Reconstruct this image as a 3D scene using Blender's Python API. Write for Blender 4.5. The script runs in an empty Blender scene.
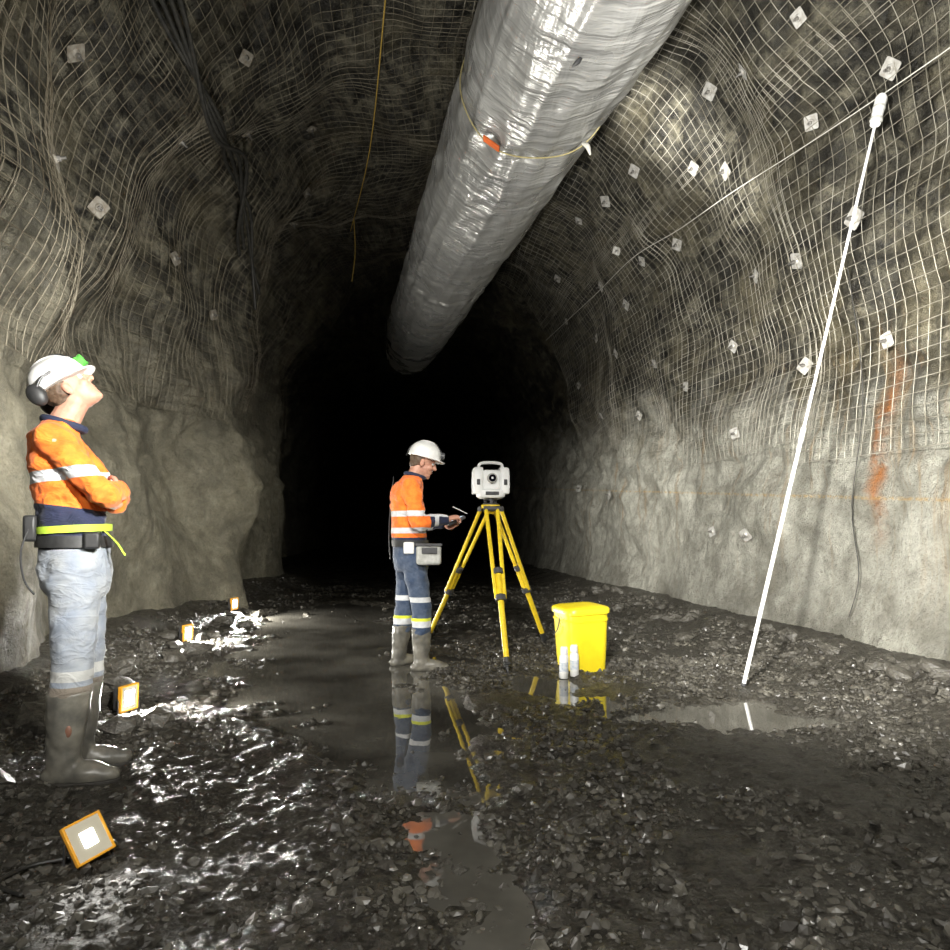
import bpy, math, random
import numpy as np
from mathutils import Vector, Matrix, Euler
random.seed(7); rng=np.random.default_rng(7)
SC=bpy.context.scene
COL=SC.collection
# ------------------------------------------------------------------ noise
_p=rng.permutation(256); PERM=np.concatenate([_p,_p,_p])
GR=rng.normal(size=(256,3)); GR/=np.linalg.norm(GR,axis=1)[:,None]
def pn(x,y,z):
    x,y,z=np.broadcast_arrays(np.asarray(x,float),np.asarray(y,float),np.asarray(z,float))
    xi=np.floor(x).astype(int); yi=np.floor(y).astype(int); zi=np.floor(z).astype(int)
    fx=x-xi; fy=y-yi; fz=z-zi
    u=fx**3*(fx*(fx*6-15)+10); v=fy**3*(fy*(fy*6-15)+10); w=fz**3*(fz*(fz*6-15)+10)
    r=0
    for a in (0,1):
        for b in (0,1):
            for c in (0,1):
                h=PERM[PERM[PERM[(xi+a)&255]+((yi+b)&255)]+((zi+c)&255)]
                g=GR[h]
                d=g[...,0]*(fx-a)+g[...,1]*(fy-b)+g[...,2]*(fz-c)
                r=r+d*(u if a else 1-u)*(v if b else 1-v)*(w if c else 1-w)
    return r*1.5
def sstep(a,b,x):
    t=np.clip((x-a)/(b-a),0,1); return t*t*(3-2*t)
# ------------------------------------------------------------------ mesh helpers
def mesh_np(name,V,F,smooth=True):
    V=np.asarray(V,dtype=np.float32).reshape(-1,3); F=np.asarray(F,dtype=np.int32)
    m,k=F.shape
    me=bpy.data.meshes.new(name)
    me.vertices.add(len(V)); me.vertices.foreach_set('co',V.ravel())
    me.loops.add(m*k); me.loops.foreach_set('vertex_index',F.ravel())
    me.polygons.add(m); me.polygons.foreach_set('loop_start',np.arange(m,dtype=np.int32)*k)
    me.polygons.foreach_set('use_smooth',np.full(m,smooth))
    me.update(calc_edges=True); me.validate()
    return me
def gridF(nr,nc):
    i=np.arange(nr-1)[:,None]*nc+np.arange(nc-1)[None,:]
    return np.stack([i,i+1,i+nc+1,i+nc],-1).reshape(-1,4)
def obj(name,me,mat=None,parent=None,loc=None,rot=None):
    o=bpy.data.objects.new(name,me); COL.objects.link(o)
    if mat is not None and me is not None: me.materials.append(mat)
    if parent is not None: o.parent=parent
    if loc is not None: o.location=loc
    if rot is not None: o.rotation_euler=rot
    return o
def top(o,label,cat,group=None,kind=None):
    o['label']=label; o['category']=cat
    if group: o['group']=group
    if kind: o['kind']=kind
    return o
class Soup:
    def __init__(s): s.V=[]; s.F=[]; s.M=Matrix.Identity(4)
    def add(s,V,F):
        n=len(s.V)
        s.V+= [tuple(s.M@Vector(v)) for v in V]
        s.F+= [tuple(i+n for i in f) for f in F]
    def rings(s,R):
        n=len(R[0]); V=[v for r in R for v in r]; F=[]
        for i in range(len(R)-1):
            for j in range(n):
                a=i*n+j; b=i*n+(j+1)%n
                F.append((a,b,b+n,a+n))
        c0=sum((Vector(v) for v in R[0]),Vector())/n; c1=sum((Vector(v) for v in R[-1]),Vector())/n
        V+=[tuple(c0),tuple(c1)]; k=len(V)-2; m=(len(R)-1)*n
        for j in range(n):
            F.append((k,(j+1)%n,j)); F.append((k+1,m+j,m+(j+1)%n))
        s.add(V,F)
    def ell(s,c,r,n=18,m=12,rot=None):
        if not hasattr(r,'__len__'): r=(r,r,r)
        R=[]
        q=rot.to_matrix() if rot is not None else Matrix.Identity(3)
        for i in range(m):
            t=math.pi*(0.04+0.92*i/(m-1))-math.pi/2
            ring=[]
            for j in range(n):
                a=2*math.pi*j/n
                ring.append(tuple(Vector(c)+q@Vector((r[0]*math.cos(t)*math.cos(a),r[1]*math.cos(t)*math.sin(a),r[2]*math.sin(t)))))
            R.append(ring)
        s.rings(R)
    def limb(s,pts,n=14,sq=(1,1),ref=(0,0,1),sub=4,cap=True):
        P=[np.array(p,float) for p in pts]
        Q=[]
        for i in range(len(P)-1):
            p0=P[max(i-1,0)];p1=P[i];p2=P[i+1];p3=P[min(i+2,len(P)-1)]
            for k in range(sub):
                t=k/sub
                Q.append(0.5*((2*p1)+(-p0+p2)*t+(2*p0-5*p1+4*p2-p3)*t*t+(-p0+3*p1-3*p2+p3)*t**3))
        Q.append(P[-1])
        Q=[(Vector(q[:3]),max(q[3],0.0005)) for q in Q]
        if cap:
            d0=(Q[0][0]-Q[1][0]).normalized(); d1=(Q[-1][0]-Q[-2][0]).normalized()
            pre=[(Q[0][0]+d0*Q[0][1]*math.sin(a),Q[0][1]*math.cos(a)) for a in (1.45,1.1,0.7,0.35)]
            post=[(Q[-1][0]+d1*Q[-1][1]*math.sin(a),Q[-1][1]*math.cos(a)) for a in (0.35,0.7,1.1,1.45)]
            Q=pre+Q+post
        R=[]; up=Vector(ref)
        for i,(c,r) in enumerate(Q):
            a=Q[max(i-1,0)][0]; b=Q[min(i+1,len(Q)-1)][0]
            d=(b-a)
            d=d.normalized() if d.length>1e-9 else Vector((0,0,1))
            u=up-d*up.dot(d)
            if u.length<0.05:
                u=Vector((1,0,0))-d*d.x
                if u.length<0.05: u=Vector((0,1,0))-d*d.y
            u.normalize(); v=d.cross(u)
            up=u
            R.append([tuple(c+u*(r*sq[0]*math.cos(2*math.pi*j/n))+v*(r*sq[1]*math.sin(2*math.pi*j/n))) for j in range(n)])
        s.rings(R)
    def stack(s,rg,n=28,e=2.3,sub=3):
        P=[np.array(p,float) for p in rg]; Q=[]
        for i in range(len(P)-1):
            p0=P[max(i-1,0)];p1=P[i];p2=P[i+1];p3=P[min(i+2,len(P)-1)]
            for k in range(sub):
                t=k/sub
                Q.append(0.5*((2*p1)+(-p0+p2)*t+(2*p0-5*p1+4*p2-p3)*t*t+(-p0+3*p1-3*p2+p3)*t**3))
        Q.append(P[-1]); R=[]
        for q in Q:
            ring=[]
            for j in range(n):
                a=2*math.pi*j/n; c=math.cos(a); d=math.sin(a)
                ring.append((q[0]+q[3]*math.copysign(abs(c)**(2/e),c),q[1]+q[4]*math.copysign(abs(d)**(2/e),d),q[2]))
            R.append(ring)
        s.rings(R)
    def box(s,c,sz,rot=None):
        q=rot.to_matrix() if rot is not None else Matrix.Identity(3)
        V=[tuple(Vector(c)+q@Vector((x*sz[0]/2,y*sz[1]/2,z*sz[2]/2))) for x in(-1,1) for y in(-1,1) for z in(-1,1)]
        s.add(V,[(0,1,3,2),(4,6,7,5),(0,4,5,1),(2,3,7,6),(0,2,6,4),(1,5,7,3)])
    def cyl(s,a,b,r0,r1=None,n=20):
        r1=r0 if r1 is None else r1
        a=Vector(a); b=Vector(b); d=(b-a).normalized()
        u=d.orthogonal().normalized(); v=d.cross(u)
        s.rings([[tuple(c+u*r*math.cos(2*math.pi*j/n)+v*r*math.sin(2*math.pi*j/n)) for j in range(n)] for c,r in((a,r0),(b,r1))])
    def mesh(s,name,smooth=False):
        me=bpy.data.meshes.new(name); me.from_pydata(s.V,[],s.F)
        me.polygons.foreach_set('use_smooth',[smooth]*len(me.polygons)); me.update()
        return me
def part(name,s,mat,parent,bevel=0,smooth=True,angle=True,loc=None,rot=None):
    o=obj(name,s.mesh(name,False),mat,parent,loc,rot)
    if bevel:
        b=o.modifiers.new('Bevel','BEVEL'); b.width=bevel; b.segments=2; b.limit_method='ANGLE'; b.angle_limit=0.7
    if smooth:
        o.data.polygons.foreach_set('use_smooth',[True]*len(o.data.polygons))
        o.data.set_sharp_from_angle(angle=0.7)
    return o
def solid(name,s,voxel,mat,parent=None,it=5,fn=None,attrs=None):
    t=bpy.data.objects.new('tmp',s.mesh('tmp')); COL.objects.link(t)
    r=t.modifiers.new('r','REMESH'); r.mode='VOXEL'; r.voxel_size=voxel
    if it:
        q=t.modifiers.new('s','SMOOTH'); q.factor=0.5; q.iterations=it
    dg=bpy.context.evaluated_depsgraph_get()
    me=bpy.data.meshes.new_from_object(t.evaluated_get(dg))
    me.name=name
    bpy.data.objects.remove(t)
    n=len(me.vertices); co=np.empty(n*3,np.float32); me.vertices.foreach_get('co',co); co=co.reshape(-1,3)
    no=np.empty(n*3,np.float32); me.vertices.foreach_get('normal',no); no=no.reshape(-1,3)
    if attrs:
        for k,v in attrs(co).items():
            a=me.attributes.new(k,'FLOAT','POINT'); a.data.foreach_set('value',np.asarray(v,dtype=np.float32))
    if fn is not None:
        co=co+no*fn(co)[:,None]
        me.vertices.foreach_set('co',co.astype(np.float32).ravel())
    me.polygons.foreach_set('use_smooth',[True]*len(me.polygons)); me.update()
    me.materials.clear()
    return obj(name,me,mat,parent)
# ------------------------------------------------------------------ materials
def newmat(name):
    m=bpy.data.materials.new(name); m.use_nodes=True
    nt=m.node_tree; b=nt.nodes['Principled BSDF']
    return m,nt,b
def node(nt,t,**k):
    n=nt.nodes.new(t)
    for a,v in k.items(): setattr(n,a,v)
    return n
def mathn(nt,op,a,b=None,c=None,clamp=False):
    n=nt.nodes.new('ShaderNodeMath'); n.operation=op; n.use_clamp=clamp
    for i,v in enumerate((a,b,c)):
        if v is None: continue
        if isinstance(v,(int,float)): n.inputs[i].default_value=v
        else: nt.links.new(v,n.inputs[i])
    return n.outputs[0]
def mixc(nt,f,a,b,bt='MIX'):
    n=nt.nodes.new('ShaderNodeMix'); n.data_type='RGBA'; n.blend_type=bt
    for s,v in ((n.inputs[0],f),(n.inputs[6],a),(n.inputs[7],b)):
        if isinstance(v,(int,float)): s.default_value=v
        elif isinstance(v,tuple): s.default_value=v if len(v)==4 else (*v,1)
        else: nt.links.new(v,s)
    return n.outputs[2]
def noise(nt,vec,scale,detail=5,rough=0.6,dist=0):
    n=nt.nodes.new('ShaderNodeTexNoise'); n.inputs['Scale'].default_value=scale
    n.inputs['Detail'].default_value=detail; n.inputs['Roughness'].default_value=rough; n.inputs['Distortion'].default_value=dist
    nt.links.new(vec,n.inputs['Vector']); return n.outputs['Fac']
def mrange(nt,v,a,b,c=0.0,d=1.0):
    n=nt.nodes.new('ShaderNodeMapRange'); n.inputs[1].default_value=a; n.inputs[2].default_value=b
    n.inputs[3].default_value=c; n.inputs[4].default_value=d; nt.links.new(v,n.inputs[0]); return n.outputs[0]
def bump(nt,h,st,dist,b,prev=None):
    n=nt.nodes.new('ShaderNodeBump'); n.inputs['Strength'].default_value=st; n.inputs['Distance'].default_value=dist
    nt.links.new(h,n.inputs['Height'])
    if prev is not None: nt.links.new(prev,n.inputs['Normal'])
    nt.links.new(n.outputs[0],b.inputs['Normal']); return n.outputs[0]
def simple(name,c1,c2=None,scale=20,rough=0.5,metal=0,bst=0.2,bd=0.002,spec=0.5,lo=0.35,hi=0.65,emit=None,est=0):
    m,nt,b=newmat(name); tc=node(nt,'ShaderNodeTexCoord'); v=tc.outputs['Object']
    if c2 is None: c2=tuple(x*0.75 for x in c1)
    f=noise(nt,v,scale)
    nt.links.new(mixc(nt,mrange(nt,f,lo,hi),c1,c2),b.inputs['Base Color'])
    b.inputs['Roughness'].default_value=rough; b.inputs['Metallic'].default_value=metal
    b.inputs['Specular IOR Level'].default_value=spec
    if bst: bump(nt,f,bst,bd,b)
    if emit: b.inputs['Emission Color'].default_value=(*emit,1); b.inputs['Emission Strength'].default_value=est
    return m
def cloth(name,base,base2,zones,rough=0.85,scale=14):
    m,nt,b=newmat(name); tc=node(nt,'ShaderNodeTexCoord'); v=tc.outputs['Object']
    f=noise(nt,v,scale,6,0.65)
    c=mixc(nt,mrange(nt,f,0.38,0.66),base,base2); r=rough
    for a,colr,ro in zones:
        at=node(nt,'ShaderNodeAttribute',attribute_name=a)
        g=mathn(nt,'GREATER_THAN',at.outputs['Fac'],0.0)
        col2=mixc(nt,mrange(nt,f,0.4,0.75),colr,tuple(x*0.7 for x in colr))
        c=mixc(nt,g,c,col2)
    nt.links.new(c,b.inputs['Base Color']); b.inputs['Roughness'].default_value=r
    b.inputs['Sheen Weight'].default_value=0.1
    mp=node(nt,'ShaderNodeMapping'); mp.inputs['Scale'].default_value=(1,1,1.7); mp.inputs['Rotation'].default_value=(0.3,0.4,0); nt.links.new(v,mp.inputs[0])
    w=noise(nt,mp.outputs[0],9,3,0.5,1.5); rg=mathn(nt,'ABSOLUTE',mathn(nt,'SUBTRACT',noise(nt,mp.outputs[0],7,2,0.5,1.0),0.5))
    p=bump(nt,w,0.45,0.02,b); bump(nt,mrange(nt,rg,0.0,0.07,1,0),0.3,0.010,b,p)
    return m
def wall_mat():
    m,nt,b=newmat('rock_and_shotcrete'); tc=node(nt,'ShaderNodeTexCoord'); v=tc.outputs['Object']
    sp=node(nt,'ShaderNodeSeparateXYZ'); nt.links.new(v,sp.inputs[0]); X,Y,Z=sp.outputs
    n1=noise(nt,v,1.1,8,0.65); n2=noise(nt,v,6,8,0.72); n3=noise(nt,v,32,6,0.75); n5=noise(nt,v,2.6,6,0.7,0.4)
    rock=mixc(nt,mrange(nt,n2,0.41,0.6),(0.012,0.0108,0.0078),(0.19,0.174,0.124))
    rock=mixc(nt,mrange(nt,n5,0.40,0.58,0.9,0),rock,(0.014,0.0128,0.009))
    rock=mixc(nt,mrange(nt,n1,0.5,0.72,0,.7),rock,(0.16,0.137,0.08))
    left=mrange(nt,X,-1.0,0.5,1.0,0.0)
    sc=mixc(nt,mrange(nt,n2,0.35,0.7),(0.54,0.53,0.455),(0.31,0.30,0.25))
    scl=mixc(nt,mrange(nt,n2,0.35,0.7),(0.38,0.352,0.26),(0.18,0.162,0.11))
    sc=mixc(nt,left,sc,scl)
    sc=mixc(nt,mrange(nt,n5,0.36,0.6,0.65,0),sc,(0.12,0.112,0.083))
    sc=mixc(nt,mrange(nt,n3,0.53,0.75,0,0.75),sc,(0.08,0.073,0.055))
    hz_=mathn(nt,'ADD',Z,mathn(nt,'MULTIPLY',mathn(nt,'SUBTRACT',n1,0.5),2.6))
    hz_=mathn(nt,'SUBTRACT',hz_,mathn(nt,'MULTIPLY',mathn(nt,'SUBTRACT',Y,4.5),0.13))
    limr=mrange(nt,hz_,1.65,2.4,1.0,0.0); liml=mrange(nt,hz_,1.3,3.4,1.0,0.0)
    lim=mathn(nt,'ADD',mathn(nt,'MULTIPLY',limr,mathn(nt,'SUBTRACT',1.0,left)),mathn(nt,'MULTIPLY',liml,left))
    c=mixc(nt,lim,rock,sc)
    damp=mathn(nt,'MULTIPLY',mrange(nt,Z,0.1,0.9,1,0),mrange(nt,n1,0.38,0.56))
    c=mixc(nt,mathn(nt,'MULTIPLY',damp,0.6),c,(0.06,0.053,0.038))
    mp=node(nt,'ShaderNodeMapping'); mp.inputs['Scale'].default_value=(1,9,0.5); nt.links.new(v,mp.inputs[0])
    ns=noise(nt,mp.outputs[0],1.0,6,0.7)
    right=mrange(nt,X,0.8,1.4)
    dy=mathn(nt,'ABSOLUTE',mathn(nt,'SUBTRACT',mathn(nt,'ADD',Y,mathn(nt,'MULTIPLY',mathn(nt,'SUBTRACT',n1,0.5),0.5)),5.12))
    st=mrange(nt,dy,0.0,0.12,1.0,0)
    zr=mathn(nt,'MULTIPLY',mrange(nt,Z,0.9,1.5),mrange(nt,Z,2.0,2.6,1,0))
    rust=mathn(nt,'MULTIPLY',mathn(nt,'MULTIPLY',st,zr),mathn(nt,'MULTIPLY',right,mrange(nt,n2,0.36,0.52)),clamp=True)
    c=mixc(nt,rust,c,(0.33,0.115,0.02))
    st2=mathn(nt,'MULTIPLY',mathn(nt,'MULTIPLY',mrange(nt,ns,0.55,0.68),right),mrange(nt,Z,0.3,1.5))
    st2=mathn(nt,'MULTIPLY',st2,mrange(nt,Z,1.8,3.2,0.65,0.0))
    c=mixc(nt,st2,c,(0.28,0.165,0.06))
    zl=mathn(nt,'ABSOLUTE',mathn(nt,'SUBTRACT',Z,mathn(nt,'ADD',mathn(nt,'MULTIPLY',Y,0.077),0.957)))
    ln=mathn(nt,'MULTIPLY',mathn(nt,'MULTIPLY',mrange(nt,zl,0.006,0.02,0.5,0),right),mrange(nt,n3,0.45,0.55))
    c=mixc(nt,ln,c,(0.55,0.33,0.08))
    nt.links.new(c,b.inputs['Base Color'])
    nt.links.new(mrange(nt,n2,0.3,0.7,0.34,0.8),b.inputs['Roughness'])
    p=bump(nt,n5,0.9,0.15,b); p=bump(nt,n2,1.0,0.13,b,p); p=bump(nt,n3,0.9,0.026,b,p)
    return m
def floor_mat():
    m,nt,b=newmat('wet_mud_and_gravel'); tc=node(nt,'ShaderNodeTexCoord'); v=tc.outputs['Object']
    n1=noise(nt,v,1.2,6); n2=noise(nt,v,18,8,0.75); n3=noise(nt,v,60,6,0.7)
    c=mixc(nt,mrange(nt,n2,0.38,0.66),(0.012,0.0105,0.008),(0.088,0.081,0.065))
    c=mixc(nt,mrange(nt,n1,0.48,0.7,0,0.5),c,(0.045,0.039,0.029))
    nt.links.new(c,b.inputs['Base Color'])
    nt.links.new(mrange(nt,n1,0.38,0.62,0.18,0.42),b.inputs['Roughness'])
    vo=node(nt,'ShaderNodeTexVoronoi'); vo.inputs['Scale'].default_value=50; nt.links.new(v,vo.inputs['Vector'])
    p=bump(nt,vo.outputs['Distance'],0.8,0.014,b); p=bump(nt,n2,0.9,0.03,b,p); p=bump(nt,n3,0.6,0.008,b,p)
    return m
M_wall=wall_mat(); M_floor=floor_mat()
m,nt,b=newmat('wet_broken_stone'); M_stone=m
tc=node(nt,'ShaderNodeTexCoord'); v=tc.outputs['Object']; geo=node(nt,'ShaderNodeNewGeometry')
f=noise(nt,v,7); rnd=geo.outputs['Random Per Island']
c=mixc(nt,mrange(nt,f,.35,.65),(0.024,0.0215,0.017),(0.14,0.131,0.108)); c=mixc(nt,mrange(nt,rnd,0.0,1.0,0.0,0.8),c,(0.024,0.021,0.017))
nt.links.new(c,b.inputs['Base Color']); nt.links.new(mrange(nt,rnd,0,1,.28,.6),b.inputs['Roughness']); bump(nt,f,.6,.012,b)
m,nt,b=newmat('muddy_water'); M_water=m
tc=node(nt,'ShaderNodeTexCoord'); f=noise(nt,tc.outputs['Object'],1.5,5)
nt.links.new(mixc(nt,mrange(nt,f,.35,.65),(0.045,0.042,0.035),(0.13,0.123,0.104)),b.inputs['Base Color']); b.inputs['Roughness'].default_value=0.025
b.inputs['IOR'].default_value=1.65; f2=noise(nt,tc.outputs['Object'],5,2); bump(nt,f2,0.05,0.01,b)
# duct film
m,nt,b=newmat('silver_duct_film'); M_duct=m
tc=node(nt,'ShaderNodeTexCoord'); v=tc.outputs['Object']
mp=node(nt,'ShaderNodeMapping'); mp.inputs['Scale'].default_value=(0.8,4.0,0.8); mp.inputs['Rotation'].default_value=(0.25,0.2,0.3); nt.links.new(v,mp.inputs[0])
mp2=node(nt,'ShaderNodeMapping'); mp2.inputs['Scale'].default_value=(3.5,0.7,3.5); mp2.inputs['Rotation'].default_value=(0.06,0.0,-0.2); nt.links.new(v,mp2.inputs[0])
a1=noise(nt,mp.outputs[0],2.2,3,0.5,1.2); a2=noise(nt,v,1.6,3); a4=noise(nt,mp.outputs[0],7,3,0.5,0.7); a5=noise(nt,mp2.outputs[0],1.3,3,0.5,0.6)
c=mixc(nt,mrange(nt,a1,0.35,0.65),(0.37,0.37,0.36),(0.60,0.60,0.58)); c=mixc(nt,mrange(nt,a2,0.42,0.72,0,0.5),c,(0.29,0.285,0.265))
nt.links.new(c,b.inputs['Base Color']); nt.links.new(mrange(nt,a2,.35,.65,.22,.36),b.inputs['Roughness']); b.inputs['Metallic'].default_value=0.48
p=bump(nt,a1,0.6,0.05,b); p=bump(nt,a4,0.32,0.02,b,p); bump(nt,a5,0.5,0.06,b,p)
M_wire=simple('galvanised_wire',(0.40,0.38,0.32),(0.15,0.135,0.10),3,0.45,0.3,0)
M_wirer=simple('rusty_dull_wire',(0.24,0.215,0.16),(0.09,0.072,0.046),3,0.5,0.3,0)
M_plate=simple('galvanised_plate',(0.46,0.455,0.43),(0.26,0.245,0.215),14,0.45,0.2,0.3)
M_plate2=simple('dull_dark_plate',(0.26,0.245,0.21),(0.14,0.12,0.09),14,0.55,0.2,0.3)  # darker, browner plate colour for the left side
M_steel=simple('dull_steel',(0.3,0.29,0.27),None,30,0.4,0.8,0.2)
M_white=simple('white_plastic',(0.82,0.82,0.8),(0.66,0.66,0.63),12,0.35,0,0.05)
M_offw=simple('instrument_casing',(0.88,0.89,0.88),(0.8,0.81,0.8),9,0.4,0,0.05)
M_black=simple('black_rubber',(0.015,0.015,0.015),(0.03,0.03,0.03),30,0.5)
M_dgrey=simple('dark_grey_plastic',(0.07,0.07,0.075),(0.04,0.04,0.04),30,0.45)
M_yellow=simple('yellow_plastic',(0.80,0.64,0.02),(0.70,0.55,0.015),8,0.35,0,0.05)
M_ylw2=simple('yellow_painted_wood',(0.85,0.62,0.02),(0.66,0.46,0.02),25,0.4,0,0.1)
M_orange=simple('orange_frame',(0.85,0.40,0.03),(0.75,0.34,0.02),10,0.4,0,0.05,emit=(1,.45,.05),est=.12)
M_otag=simple('orange_tape',(0.85,0.16,0.02),None,10,0.6)
M_rope=simple('yellow_rope',(0.4,0.27,0.05),None,60,0.8)
M_cord=simple('pale_cord',(0.6,0.59,0.53),None,60,0.7)
M_strap=simple('yellowish_strap',(0.40,0.33,0.12),(0.5,0.44,0.24),20,0.7)
M_cable=simple('black_cable',(0.012,0.012,0.011),(0.035,0.033,0.028),20,0.5)
M_lens=simple('lit_led_panel',(1,1,1),(1,1,1),10,0.3,0,0,emit=(1,0.97,0.88),est=16)
M_lensrim=simple('lamp_glass',(0.14,0.14,0.13),(0.18,0.18,0.165),10,0.15,0,0,emit=(1,0.88,0.6),est=0.4)
M_glass=simple('dark_lens_glass',(0.01,0.01,0.015),None,10,0.08,0,0)
M_skin=simple('skin',(0.56,0.30,0.21),(0.45,0.22,0.15),30,0.55,0,0.3,0.002)
M_eye=simple('eye_white',(0.8,0.78,0.75),None,5,0.2,0,0)
M_hair=simple('brown_hair',(0.06,0.035,0.02),(0.12,0.08,0.05),60,0.6,0,0.6,0.004)
M_navy=simple('navy_fabric',(0.012,0.017,0.045),(0.02,0.028,0.06),30,0.85)
M_boot=simple('muddy_rubber_boot',(0.085,0.082,0.072),(0.19,0.178,0.145),9,0.36,0,0.3,0.004)
M_bootmark=simple('faded_red_boot_mark',(0.22,0.085,0.05),(0.16,0.09,0.06),60,0.5)
M_sole=simple('boot_sole',(0.04,0.036,0.03),None,20,0.7)
M_limeweb=simple('lime_webbing',(0.5,0.72,0.05),(0.4,0.58,0.05),50,0.7)
M_green=simple('green_lens',(0.12,0.5,0.08),None,20,0.4)
M_pouch=simple('grey_canvas',(0.5,0.5,0.47),(0.33,0.33,0.3),25,0.8)
# ------------------------------------------------------------------ tunnel form
HS=2.6; NE=2.3
def Lx(y): return np.interp(y,[-3,0,3.6,5.2,7,8.4,9.2,9.8,11.5,13.4,14.6,17,62],[-2.6,-2.55,-2.85,-3.35,-3.70,-3.55,-3.65,-4.3,-4.2,-3.95,-5.0,-6.0,-13])
def Rx(y): return np.interp(y,[-3,4.4,16,62],[3.9,3.25,1.86,-2.0])
def Hh(y): return 3.5+0.03*np.asarray(y)
_th=np.linspace(math.pi,0,2001)
_cx=3.3*np.sign(np.cos(_th))*np.abs(np.cos(_th))**(2/NE); _cz=3.5*np.abs(np.sin(_th))**(2/NE)
_sa=np.concatenate([[0],np.cumsum(np.hypot(np.diff(_cx),np.diff(_cz)))]); AL=_sa[-1]; VL=HS+0.3
STOT=2*VL+AL
def surf(s,y,off=0.0,detail=1.0):
    s,y=np.broadcast_arrays(np.asarray(s,float),np.asarray(y,float))
    th=np.interp(s-VL,_sa,_th)
    L=Lx(y);R=Rx(y);w=(R-L)/2;cx=(R+L)/2;h=Hh(y)
    cs=np.cos(th);sn=np.abs(np.sin(th))
    x=cx+w*np.sign(cs)*np.abs(cs)**(2/NE); z=HS+h*sn**(2/NE)
    z=np.where(s<VL,s-0.3,np.where(s>VL+AL,STOT-s-0.3,z))
    nx=-cs; nz=-np.sin(th)
    leftf=sstep(0.5,-2.5,x)
    hi=sstep(0.4,3.2,z)
    lo=pn(x*0.62+3.1,y*0.62,z*0.62+7.7)*(0.16+0.08*hi+0.14*leftf)+pn(x*1.4+9,y*1.4+2,z*1.4)*(0.05+0.06*hi+0.04*leftf)
    lo=lo+0.18*sstep(0.9,-0.2,z)*(1-leftf*0.2)
    lo=lo+(0.42+0.18*pn(z*0.9,y*0.8,4.4))*leftf*np.exp(-((y-8.9-0.3*pn(z*0.8,2.2,7.1))/0.6)**2)*sstep(5.8,3.2,z)
    lo=lo+0.22*leftf*np.exp(-((y-4.4)/0.9)**2)*np.exp(-((z-3.0)/0.7)**2)
    d=lo+off
    if detail:
        md=pn(x*3.3,y*3.3,z*3.3)*0.11*(0.26+0.74*hi)+pn(x*8,y*8,z*8)*0.05*(0.26+0.74*hi)
        rid=1-np.abs(pn(x*1.9+5,y*1.9,z*1.9)*1.6); md=md+0.12*hi*(rid-0.85)
        d=d+detail*(md-0.075*hi)
    return np.stack([x+nx*d,y+0*x,z+nz*d],-1)
def s_of(side,y,z):
    if z<=HS: s=z+0.3
    else:
        t=min((z-HS)/float(Hh(y)),0.999); th=math.asin(t**(NE/2))
        s=VL+float(np.interp(-(math.pi-th),-_th,_sa))
    return s if side=='L' else STOT-s
def nrm(s,y):
    a=surf(s-0.15,y,0,0);b_=surf(s+0.15,y,0,0);c=surf(s,y-0.15,0,0);d=surf(s,y+0.15,0,0)
    n=np.cross(b_-a,d-c); n=Vector(n.tolist()).normalized()
    p=Vector(surf(s,y,0,0).tolist()); q=Vector((float((Lx(y)+Rx(y))/2),y,2.2))
    return n if n.dot(q-p)>0 else -n
ys=np.concatenate([np.arange(-2.5,12.5,0.04),np.arange(12.5,24,0.15),np.arange(24,62,0.6)])
def shell(name,s0,s1):
    ss=np.linspace(s0,s1,int((s1-s0)/0.04))
    P=surf(ss[None,:],ys[:,None])
    o=obj(name,mesh_np(name,P,gridF(len(ys),len(ss))),M_wall); o['kind']='structure'; return o
sc1=VL+1.6; sc2=STOT-VL-1.6
w=shell('wall_left',0,sc1); w['label']='rough rock wall with tan sprayed concrete at its foot'
w=shell('ceiling',sc1,sc2); w['label']='arched dark blasted rock roof of the tunnel'
w=shell('wall_right',sc2,STOT); w['label']='rock wall with grey sprayed concrete and rust stains'
for n_ in ('wall_left','ceiling','wall_right'): bpy.data.objects[n_]['category']='tunnel wall' if 'wall' in n_ else 'tunnel roof'
ew=obj('wall_end',mesh_np('wall_end',[(-16,61.5,-2),(2,61.5,-2),(2,61.5,10),(-16,61.5,10)],np.array([[0,1,2,3]])),M_wall); ew['kind']='structure'; ew['label']='distant unlit rock face closing the tunnel'; ew['category']='tunnel wall'
# ------------------------------------------------------------------ floor
PP=[(9.6,-2.0,1.25),(8.0,-1.80,1.2),(6.6,-1.42,1.05),(5.6,-1.16,0.92),(4.7,-0.88,0.76),(4.0,-0.68,0.64),(3.4,-0.45,0.56),(2.9,-0.22,0.42),(2.5,-0.08,0.27),(2.1,-0.04,0.2),(1.75,0.03,0.13),(1.3,0.0,0.03)][::-1]
def puddle(x,y):
    cy=[p[0] for p in PP]; c=np.interp(y,cy,[p[1] for p in PP]); hw=np.interp(y,cy,[p[2] for p in PP])
    hw=hw*sstep(10.4,9.2,y)+0.001
    nz=pn(x*1.7,y*1.7,3.3)*0.55+pn(x*4.5,y*4.5,1.3)*0.5+pn(x*11,y*11,1.3)*0.35
    m1=sstep(1.4,0.45,np.abs(x-c)/hw+nz)
    r=np.hypot((x-1.42)/0.66,(y-3.8)/0.34)+nz
    r2=np.hypot((x-0.5)/0.35,(y-4.5)/0.4)+nz
    r3=np.hypot((x+1.9)/0.3,(y-5.0)/0.3)+nz
    fr=0.6+0.4*sstep(2.5,3.2,y)
    return np.maximum(np.maximum(m1*fr,0.95*sstep(1.3,0.6,r)),0.75*sstep(1.2,0.6,np.minimum(r2,r3)))
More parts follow.
